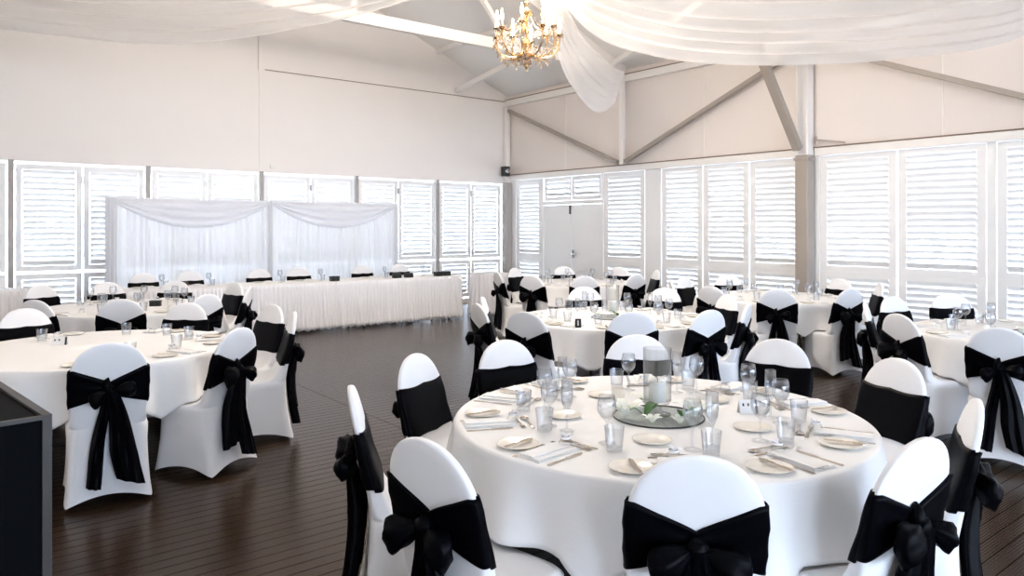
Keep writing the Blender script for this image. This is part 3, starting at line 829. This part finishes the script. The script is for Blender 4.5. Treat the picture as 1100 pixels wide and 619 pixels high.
def setting(key, ang, nm, detail):
    phrase, ctr, _ = TABLES[key]; c = Vector(ctr)
    fwd = Vector((-cos(ang), -sin(ang)))          # sitter looks this way
    rt_ = Vector((fwd.y, -fwd.x))
    hd = atan2(fwd.y, fwd.x)-pi/2
    def P(t, r): return c - fwd*r + rt_*t
    w = 'at the %s place of %s' % (nm, phrase); G = lambda s: s+' on '+('the front table' if key == 'T1' else 'the round tables')
    j = lambda a: rs.uniform(-a, a)
    put('folded_napkin', P(0.0+j(.01), 0.765), hd+j(.08), w, G('folded napkins'))
    put('side_plate', P(-0.165+j(.01), 0.77+j(.01)), 0, w, G('side plates'))
    put('tumbler', P(0.15+j(.012), 0.575+j(.015)), j(3), w, G('tumblers'))
    if key != 'TL': put('wine_glass', P(0.085+j(.012), 0.515+j(.015)), 0, w, G('wine glasses'))
    put('favour_jar', P(0.0+j(.01), 0.665), hd+j(.5), w, G('favour jars'), z=ZT+0.0175 if False else ZT)
    if detail >= 1:
        put('knife', P(0.082, 0.78), hd+j(.05), w, G('knives'))
        put('butter_knife', P(-0.150, 0.775), hd+0.15+j(.3), w, G('butter knives'), z=ZT+0.0143)
    if detail >= 2:
        put('fork', P(-0.078, 0.79)-rt_*0.003, hd+j(.05), w, G('forks'))
        put('dessert_spoon', P(0.01, 0.600), hd+pi/2+j(.1), w, G('dessert spoons'))
        put('dessert_fork', P(0.0, 0.638), hd-pi/2+j(.06), w, G('dessert forks'))
for key in TABLES:
    for n, (a, r, nm) in enumerate(SEATS[key]):
        setting(key, a, nm, {'T1': 2, 'TL': 1, 'T2': 1}.get(key, 0))
        if key in ('T1', 'T2') and n % 2 == 0:
            phrase, ctr, _ = TABLES[key]; fwd = Vector((-cos(a), -sin(a))); rt_ = Vector((fwd.y, -fwd.x))
            p = Vector(ctr)-fwd*0.47+rt_*0.165
            put('champagne_flute', p, 0, 'at the %s place of %s' % (nm, phrase), 'champagne flutes')
            if key == 'T1':
                p = Vector(ctr)-fwd*0.42-rt_*0.06
                put('bread_plate', p, 0, 'inward of the %s place of %s' % (nm, phrase), 'bread plates on the front table')

# head table places (pieces stand by the chairs)
PU2 = set()
for i, (x, nm) in enumerate(HC):
    w = 'on the head table before the %s chair' % nm.replace(' from the', ' from')
    G = 'head table ware'
    for kind, dx, y in (('folded_napkin', 0.0, 1.56), ('side_plate', 0.17, 1.58), ('tumbler', -0.17, 1.70), ('wine_glass', -0.10, 1.76)):
        p = W(x+dx, y); put(kind, (p.x, p.y), atan2(BX.y, BX.x)-pi/2, w, G)
def fav_box(loc, rz, label, z=ZT, s=1.0):
    b = MB().box(-0.06*s, 0.06*s, -0.04*s, 0.04*s, 0, 0.05*s).build('gift_box', M['black'], bevel=0.003)
    l = MB().box(-0.063*s, 0.063*s, -0.043*s, 0.043*s, 0.05*s, 0.068*s).build('lid', M['black'], b, bevel=0.003)
    r = MB().box(-0.006, 0.006, -0.0445*s, 0.0445*s, 0.001, 0.0695*s).build('ribbon', M['darkmetal'], b)
    b.location = (loc[0], loc[1], z); b.rotation_euler = (0, 0, rz)
    tag(b, label, 'box', 'black gift boxes')
for x, l in ((5.06, 'small black box on the head table beside the third chair from right'),
             (3.93, 'black box on the head table right of the second chair from right'),
             (3.70, 'black box in the middle gap between the two rightmost head table chairs'),
             (3.10, 'black box on the head table just right of the rightmost chair'),
             (2.93, 'black box nearest the right end of the head table'),
             (7.35, 'black box on the head table between the two leftmost chairs')):
    p = W(x, 1.98); fav_box((p.x, p.y), RZ, l, s=1.15)

# ------------------------------------------------------------------ centrepieces
def petal_flower(loc, size, seed, name, mat, label, group, n=6, up=0.62):
    rr = random.Random(seed); t = empty(name, loc, rr.uniform(0, 6)); tag(t, label, 'flower', group)
    b = MB()
    for k in range(n):
        a = 2*pi*k/n + rr.uniform(-.15, .15); L = size*rr.uniform(.85, 1.1); rows = []
        for i in range(8):
            u = i/7; wd = L*0.26*sin(pi*min(0.98, u*0.86+0.1)); r = L*u
            z = up*L*sin(u*pi*0.62)
            ca, sa = cos(a), sin(a)
            rows.append([(r*ca - s*wd*sa, r*sa + s*wd*ca, z+0.006-0.25*wd*(1-abs(s))) for s in (-1, -.5, 0, .5, 1)])
        b.grid(rows)
    b.build('petals', mat, t, smooth=True, solid=0.0015, offset=0)
    s = MB()
    for k in range(5):
        a = 2*pi*k/5; s.tube([(0,0,0.004),(size*.2*cos(a),size*.2*sin(a),size*.35),(size*.3*cos(a),size*.3*sin(a),size*.5)], 0.0022, 5)
    s.build('stamens', M['stamen'], t)
    return t
def leaves(loc, seed, label, group, size=0.08, n=3):
    rr = random.Random(seed); t = MB()
    for k in range(n):
        a = rr.uniform(0, 2*pi); L = size*rr.uniform(.8, 1.2); rows = []
        for i in range(9):
            u = i/8; wd = L*0.30*sin(pi*u)**0.8+0.0005; z = 0.012+L*0.55*sin(u*pi*0.7)
            rows.append([(L*u*cos(a)-s*wd*sin(a), L*u*sin(a)+s*wd*cos(a), z+0.2*wd*abs(s)) for s in (-1, -.5, 0, .5, 1)])
        t.grid(rows)
    o = t.build('leaf_sprig', M['leaf'], smooth=True, solid=0.001, offset=0); o.location = loc
    return tag(o, label, 'leaves', group)
def centrepiece(key, full):
    phrase, ctr, _ = TABLES[key]; x, y = ctr; y -= 0.03
    mt = MB().lathe([(0.001, 0.0), (0.195, 0.0), (0.20, 0.003), (0.198, 0.006), (0.001, 0.006)], 48)
    m = empty('glass_plate', (x, y, ZT+0.001)); tag(m, 'round dark-rimmed glass plate in the middle of %s' % phrase, 'plate', 'glass centre plates')
    mt.build('glass_disc', M['disc'], m, smooth='angle')
    MB().lathe([(0.2005, 0.0), (0.204, 0.001), (0.204, 0.0062), (0.199, 0.0068)], 48, caps=False).build('rim', M['darkmetal'], m, smooth=True)
    v = empty('hurricane_vase', (x, y+0.02, ZT+0.0065)); tag(v, 'clear hurricane vase in the middle of %s' % phrase, 'vase', 'hurricane vases')
    MB().lathe([(0.001,0.0),(0.058,0.0),(0.060,0.004),(0.022,0.014),(0.016,0.026),(0.022,0.040),(0.052,0.052),(0.062,0.066),(0.064,0.30),(0.0620,0.30),(0.060,0.068),(0.001,0.058)], 36).build('bowl', M['vase'], v, smooth=True)
    cd = empty('pillar_candle', (x, y+0.02, ZT+0.0655)); tag(cd, 'white pillar candle inside the vase on %s' % phrase, 'candle', 'pillar candles')
    MB().lathe([(0.001,0.0),(0.037,0.0),(0.038,0.003),(0.038,0.085),(0.034,0.092),(0.028,0.088),(0.001,0.086)], 28).build('wax', M['wax'], cd, smooth=True)
    MB().tube([(0,0,0.086),(0.001,0,0.095),(0.002,0,0.102)], 0.0012, 6).build('wick', M['black'], cd)
    fl = [(-0.155,-0.03,.095,'left'),(0.155,-0.03,.095,'right'),(-0.02,0.155,.09,'back')] if full else [(-0.14,-0.04,.08,'left'),(0.14,-0.02,.08,'right')]
    for k, (dx, dy, s, nm) in enumerate(fl):
        petal_flower((x+dx, y+dy, ZT+0.007), s, 5*k+len(key), 'lily_bloom', M['petal'], 'white lily at the %s of the vase on %s' % (nm, phrase), 'white lilies')
    ll = [(-0.075,-0.075,'left front'),(0.085,-0.09,'right front')] if full else [(0.04,-0.10,'front')]
    for k, (dx, dy, nm) in enumerate(ll):
        leaves((x+dx, y+dy, ZT+0.009), 3*k+ord(key[-1]), 'green leaves at the %s of the vase on %s' % (nm, phrase), 'leaf sprigs')
for k in ('T1', 'T2', 'T5'): centrepiece(k, k == 'T1')
# extra blooms and votives on the front table
petal_flower((0.60, 3.165, ZT+0.008), 0.05, 77, 'lily_bloom', M['petal'], 'small white lily at the front left rim of the front table glass plate', 'white lilies')
petal_flower((0.715, 3.155, ZT+0.008), 0.045, 78, 'lily_bloom', M['petal'], 'small white lily at the front right rim of the front table glass plate', 'white lilies')
def votive(px, yb, label):
    d = (EYE-ZT)*F/(yb-HZ)
    t = empty('votive_holder', ((px-CX)/F*d, d, ZT)); tag(t, label, 'candle holder', 'frosted votive holders')
    MB().lathe([(0.001,0),(0.028,0),(0.030,0.004),(0.034,0.075),(0.032,0.075),(0.028,0.01),(0.001,0.008)], 24).build('cup', M['frost'], t, smooth=True)
    MB().lathe([(0.001,0.009),(0.022,0.009),(0.022,0.026),(0.001,0.026)], 20).build('tea_light', M['wax'], t, smooth='angle')
votive(757, 442, 'frosted votive holder right of the vase on the front table')
votive(664, 434, 'frosted votive holder left of the vase on the front table')
# table cards
def tent_card(px, yb, w, h, label, dark, rz=0.0):
    d = (EYE-ZT)*F/(yb-HZ)
    t = empty('table_card', ((px-CX)/F*d, d, ZT), rz); tag(t, label, 'card', 'table cards')
    th = 0.0015; dp = h*0.35
    for s in (-1, 1):
        MB().add([(-w/2,s*dp,0),(w/2,s*dp,0),(w/2,0,h),(-w/2,0,h),(-w/2,s*(dp-0.002),0),(w/2,s*(dp-0.002),0),(w/2,0,h-0.004),(-w/2,0,h-0.004)],
                 [(0,1,2,3),(7,6,5,4),(0,4,5,1),(1,5,6,2),(2,6,7,3),(3,7,4,0)]).build('card_leaf', M['black'] if dark else M['paper'], t)
    mk = MB()
    def pt(u, v, off=0.0006): # on the front leaf
        return (u*w/2, -dp*(1-v)-off, h*v+off)
    def quad(u0, u1, v0, v1): mk.add([pt(u0,v0),pt(u1,v0),pt(u1,v1),pt(u0,v1)], [(0,1,2,3)])
    if dark: quad(-.25, .15, .25, .8)
    else:
        quad(-.65, -.45, .55, .75); quad(-.1, .1, .55, .75); quad(.72, .98, .05, .98)
    mk.build('printed_mark', M['paper'] if dark else M['black'], t)
tent_card(803, 444, 0.085, 0.062, 'white card with black marks right of the vase on the front table', False, 0.1)
tent_card(621, 352, 0.05, 0.075, 'small black card on the table behind the front table', True)
tent_card(64, 371, 0.10, 0.06, 'white card with dark marks on the left foreground table', False, 0.3)
for px, yb, l in ((167, 329, 'small black box on the table behind the left foreground table, right of its vase'), ):
    d = (EYE-ZT)*F/(yb-HZ); fav_box(((px-CX)/F*d, d), 0.2, l, s=0.9)

# ------------------------------------------------------------------ chandelier
cp = W(5.40, 7.2); hx, hy = cp.x, cp.y
ch = empty('chandelier', (hx, hy, 3.18)); tag(ch, 'crystal chandelier with lit candle bulbs hanging from the roof truss', 'chandelier')
MB().tube([(0,0,0.70),(0,0,1.275)], 0.008).build('chain', M['gold'], ch)
MB().lathe([(0.001,1.22),(0.03,1.23),(0.05,1.262),(0.055,1.278)], 20).build('ceiling_rose', M['gold'], ch, smooth=True)
MB().lathe([(0.001,0.03),(0.014,0.04),(0.03,0.075),(0.016,0.10),(0.02,0.12),(0.075,0.15),(0.085,0.165),(0.03,0.175),(0.018,0.22),(0.04,0.26),(0.045,0.29),(0.018,0.32),(0.012,0.38),(0.028,0.42),(0.03,0.45),(0.012,0.48),(0.012,0.56),(0.05,0.60),(0.06,0.62),(0.02,0.64),(0.012,0.68),(0.03,0.70),(0.01,0.72)], 24).build('stem', M['gold'], ch, smooth=True)
MB().lathe([(0.001,0.115),(0.05,0.135),(0.09,0.17),(0.095,0.185),(0.09,0.185),(0.048,0.145),(0.001,0.13)], 24).build('crystal_bowl', M['crystal'], ch, smooth=True)
def drop(mb, x, y, z, s):
    mb.lathe([(0.001,z),(s*0.25,z-s*0.4),(s*0.5,z-s*1.3),(s*0.42,z-s*1.8),(0.001,z-s*2.4)], 6, ox=x, oy=y)
def bead(mb, p, r):
    mb.lathe([(0.001,p[2]-r),(r*.85,p[2]-r*.5),(r*.85,p[2]+r*.5),(0.001,p[2]+r)], 6, ox=p[0], oy=p[1])
NA = 10
for k in range(NA):
    a = 2*pi*k/NA+0.15; ca, sa = cos(a), sin(a); R = 0.345 if k % 2 == 0 else 0.30; zt = 0.39 if k % 2 == 0 else 0.43
    zz = [0.20, 0.15, 0.145, 0.17, 0.25, 0.34, zt]; rrs = [0.03, 0.10, 0.19, 0.26, 0.325, R, R]
    pts = []
    for i in range(len(zz)-1):
        for t in (0, .33, .66):
            pts.append((ca*(rrs[i]+(rrs[i+1]-rrs[i])*t), sa*(rrs[i]+(rrs[i+1]-rrs[i])*t), zz[i]+(zz[i+1]-zz[i])*t))
    pts.append((ca*R, sa*R, zt))
    arm = MB().tube(pts, 0.008, 8).build('arm', M['gold'], ch, smooth=True)
    MB().lathe([(0.006,zt-0.02),(0.018,zt-0.012),(0.034,zt),(0.040,zt+0.008),(0.036,zt+0.008),(0.012,zt-0.002)], 16, ox=ca*R, oy=sa*R).build('drip_pan', M['gold'], arm, smooth=True)
    MB().lathe([(0.011,zt),(0.011,zt+0.075),(0.009,zt+0.078)], 12, ox=ca*R, oy=sa*R).build('candle_sleeve', M['candle'], arm, smooth='angle')
    MB().lathe([(0.007,zt+0.078),(0.016,zt+0.095),(0.018,zt+0.112),(0.011,zt+0.15),(0.004,zt+0.185),(0.001,zt+0.19)], 12, ox=ca*R, oy=sa*R).build('bulb', M['bulb'], arm, smooth=True)
    cr = MB()
    for j in range(5):
        b2 = a + 2*pi*j/5; drop(cr, ca*R+0.036*cos(b2), sa*R+0.036*sin(b2), zt+0.0, 0.014)
    cr.tube([(ca*R+0.036*cos(2*pi*j/12), sa*R+0.036*sin(2*pi*j/12), zt) for j in range(13)], 0.002, 6)
    cr.build('crystal_drops', M['crystal'], arm)
    cr = MB(); drop(cr, ca*0.22, sa*0.22, 0.14, 0.030); cr.build('pendant_drop', M['crystal'], arm)
    for (rq, zq, sq) in ((0.14, 0.14, 0.024), (0.29, 0.19, 0.026), (0.335, 0.27, 0.022)):
        cr = MB(); drop(cr, ca*rq, sa*rq, zq, sq); cr.build('pendant_drop', M['crystal'], arm)
    # bead strands: crown to arm end, and arm end to the next
    bs = MB(); n = 18; th_ = []
    def strand():
        global bs, th_
        bs.tube(th_, 0.0015, 5); bs.build('bead_strand', M['crystal'], ch); bs = MB(); th_ = []
    for i in range(n+1):
        u = i/n; r = 0.05+(R-0.05)*u; z = 0.61+(zt+0.0-0.61)*u-0.11*4*u*(1-u)*0.8
        bead(bs, (ca*r, sa*r, z), 0.0095); th_.append((ca*r, sa*r, z))
    strand()
    a2 = 2*pi*(k+1)/NA+0.15; R2 = 0.345 if (k+1) % 2 == 0 else 0.30; zt2 = 0.39 if (k+1) % 2 == 0 else 0.43
    for i in range(1, 11):
        u = i/11; x = ca*R+(cos(a2)*R2-ca*R)*u; y = sa*R+(sin(a2)*R2-sa*R)*u; z = zt+(zt2-zt)*u-0.09*4*u*(1-u)
        bead(bs, (x, y, z), 0.010); th_.append((x, y, z))
    strand()
    for i in range(10):
        u = i/9; r = 0.09+(0.19)*u; z = 0.17+0.16*u-0.08*4*u*(1-u); bead(bs, (ca*r, sa*r, z), 0.009); th_.append((ca*r, sa*r, z))
    strand()
cr = MB()
for j in range(12):
    b2 = 2*pi*j/12; drop(cr, 0.085*cos(b2), 0.085*sin(b2), 0.16, 0.020); drop(cr, 0.05*cos(b2+.2), 0.05*sin(b2+.2), 0.11, 0.017)
    drop(cr, 0.055*cos(b2), 0.055*sin(b2), 0.61, 0.014)
cr.lathe([(0.001,-0.01),(0.018,0.005),(0.022,0.02),(0.012,0.038),(0.001,0.045)], 8)
cr.build('crystal_fringe', M['crystal'], ch)
pl = bpy.data.lights.new('chandelier_glow', 'POINT'); pl.energy = 80; pl.color = (1, 0.90, 0.80); pl.shadow_soft_size = 0.2
po = bpy.data.objects.new('chandelier_glow', pl); COL.objects.link(po); po.parent = ch; po.location = (0, 0, 0.98)
sl = bpy.data.lights.new('ceiling_fill_spot', 'SPOT'); sl.energy = 170; sl.color = (1, 0.90, 0.80); sl.spot_size = radians(168); sl.spot_blend = 1.0; sl.shadow_soft_size = 0.25  # spot added above the bulbs only to brighten the ceiling
so_ = bpy.data.objects.new('ceiling_fill_spot', sl); COL.objects.link(so_); so_.parent = ch; so_.location = (0, 0, 0.95); so_.rotation_euler = (pi, 0, 0)

# ------------------------------------------------------------------ ceiling drapes
def catmull(P, n):
    P = [Vector(p) for p in P]; out = []
    P = [2*P[0]-P[1]]+P+[2*P[-1]-P[-2]]
    seg = len(P)-3
    for i in range(n+1):
        t = i/n*seg; k = min(int(t), seg-1); f = t-k
        a, b, c, d = P[k:k+4]
        out.append(0.5*((2*b)+(-a+c)*f+(2*a-5*b+4*c-d)*f*f+(-a+3*b-3*c+d)*f**3))
    return out
def drape(e0, e1, folds, amp, sagv, label, name='ceiling_drape', n=70, m=60, seed=1):
    A = catmull(e0, n); B = catmull(e1, n); rows = []
    for i in range(n+1):
        u = i/n; r = []
        for j in range(m+1):
            v = j/m; p = A[i].lerp(B[i], v)
            w = (A[i]-B[i]).length
            am = amp*min(1, w/1.2)
            ph = v*2*pi*folds + 1.1*sin(v*9+seed)+0.9*sin(u*3+seed)
            p = p + Vector((0, 0, am*sin(ph) - sagv*4*v*(1-v)*min(1, w/1.5)))
            r.append(tuple(p))
        rows.append(r)
    o = MB().grid(rows).build(name, M['drape'], smooth=True)
    return tag(o, label, 'ceiling drape', 'white ceiling drapes')
H = Vector((hx, hy, 4.42))
# left swag: hub to the left wall
E = W(10.9, 5.4, 4.35)
def Lp(s, z, dy=0.0):
    p = H.lerp(Vector((-8.6, 9.4, 0)), s); return (p.x, p.y-dy, z)
drape([(H.x-0.03, H.y-0.0, 4.42), Lp(.1,4.09), Lp(.25,3.80), Lp(.45,3.66), Lp(.7,3.94), Lp(1.0,4.38)],
      [(H.x-0.1, H.y-0.22, 4.44), Lp(.1,4.20,.55), Lp(.25,4.02,1.3), Lp(.45,3.92,2.2), Lp(.66,4.1,3.2), Lp(.82,4.4,4.0)],
      7, 0.035, 0.0, 'wide white voile drape swagging from the chandelier to the left')
# right swag: hub to the side wall, right of the photo
def Rp(px, y, d): return ((px-CX)/F*d, d, EYE+(HZ-y)*d/F)
drape([(H.x+0.03, H.y, 4.42), Rp(630,28,7.5), Rp(700,56,7.6), Rp(780,66,7.75), Rp(870,66,7.9), Rp(960,61,8.0), Rp(1090,41,8.05), Rp(1190,-20,8.1)],
      [(H.x+0.1, H.y-0.25, 4.44), Rp(640,-70,6.6), Rp(720,-60,6.2), Rp(800,-60,5.9), Rp(900,-70,5.6), Rp(1020,-90,5.3), Rp(1160,-120,5.1), Rp(1300,-150,5.2)],
      8, 0.035, 0.0, 'wide white voile drape swagging from the chandelier to the right', seed=4)
# tail to the slim post
T0 = W(0.25, 3.56, 4.45)
drape([(H.x-0.0, H.y+0.05, 4.40), Rp(596,50,8.6), Rp(613,92,10.0), Rp(640,121,11.2), Rp(661,110,12.5), (T0.x-0.02, T0.y-0.1, 4.40)],
      [(H.x+0.2, H.y+0.10, 4.42), Rp(622,32,8.8), Rp(645,58,10.2), Rp(662,72,11.6), Rp(670,76,12.7), (T0.x+0.05, T0.y-0.05, 4.44)],
      5, 0.03, 0.0, 'gathered white voile tail drooping from the chandelier to the slim post', seed=2, m=50)

# ------------------------------------------------------------------ black cabinet at the lower left
cb = empty('black_cabinet', (-1.72, 2.68, 0)); tag(cb, 'black cabinet with grey-brown edges in the lower left foreground', 'cabinet')
cd_ = [0]
a1 = radians(135.5)      # right top edge runs away to the left
cb.location = (-1.655, 2.66, 0); cb.rotation_euler = (0, 0, a1-pi/2)
# local: +y runs along the receding right edge, +x... body spans x<0? (left/front side)
L1, L2, Hh = 0.9, 0.6, 0.93
MB().box(-L2, -0.012, 0.012, L1, 0.02, Hh-0.01).build('body', M['cabinet'], cb, bevel=0.004)
eg = MB()
def ebar(x0, x1, y0, y1, z0, z1): eg.box(x0, x1, y0, y1, z0, z1)
e = 0.03
ebar(-e, 0, 0, e, 0.0, Hh); ebar(-L2-0.01, -L2+e-0.01, 0, e, 0.0, Hh); ebar(-e, 0, L1-e+0.01, L1+0.01, 0, Hh)
ebar(-e, 0, e, L1-e, Hh-e, Hh); ebar(-L2+e-0.01, -e, 0, e*0.6, Hh-0.016, Hh-0.001)
eg.build('edging', M['edging'], cb)
MB().lathe([(0.001,0),(0.006,0),(0.005,0.004),(0.001,0.005)], 12, mat=Matrix.Translation((-0.25, 0.011, 0.48)) @ Matrix.Rotation(pi/2, 4, 'X')).build('indicator', M['metal'], cb)

# ------------------------------------------------------------------ fix post labels
k = 0
for o in COL.objects:
    if o.name.startswith('shutter_post'):
        o['label'] = 'slim taupe post between end wall shutters, ' + names[k]; k += 1

# ------------------------------------------------------------------ world and daylight
wd = bpy.data.worlds.new('world'); scene.world = wd; wd.use_nodes = True
nt = wd.node_tree; nt.nodes.clear()
bg = nt.nodes.new('ShaderNodeBackground'); wo = nt.nodes.new('ShaderNodeOutputWorld')
bg.inputs['Color'].default_value = (0.67, 0.80, 1.0, 1); bg.inputs['Strength'].default_value = 3.5
nt.links.new(bg.outputs[0], wo.inputs['Surface'])
def portal(p, dirv, sx, sy):
    l = bpy.data.lights.new('daylight_portal', 'AREA'); l.shape = 'RECTANGLE'; l.size = sx; l.size_y = sy; l.cycles.is_portal = True
    o = bpy.data.objects.new('daylight_portal', l); COL.objects.link(o); o.location = p
    o.rotation_euler = Vector(dirv).to_track_quat('-Z', 'Y').to_euler(); return o
portal(W(RW/2, RL+0.3, 1.45), tuple(-BX), RW, 2.9)
portal(W(RW+0.3, 18.9, 1.3), tuple(-AX), 5.4, 2.6)
portal(W(-0.3, 9.0, 1.35), tuple(AX), 17.9, 2.7)
portal(W(RW/2, -0.3, 1.3), tuple(BX), RW, 2.6)

scene.view_settings.view_transform = 'Standard'; scene.view_settings.look = 'None'
scene.view_settings.exposure = 2.2; scene.view_settings.gamma = 1; scene.view_settings.use_curve_mapping = False
cy = scene.cycles
cy.max_bounces = 10; cy.diffuse_bounces = 6; cy.glossy_bounces = 4; cy.transparent_max_bounces = 24; cy.transmission_bounces = 4
cy.use_denoising = True
cy.caustics_reflective = False; cy.caustics_refractive = False
cy.sample_clamp_indirect = 8
for o in list(PROTO.values()):
    if o.users_collection and 'label' not in o: bpy.data.objects.remove(o)
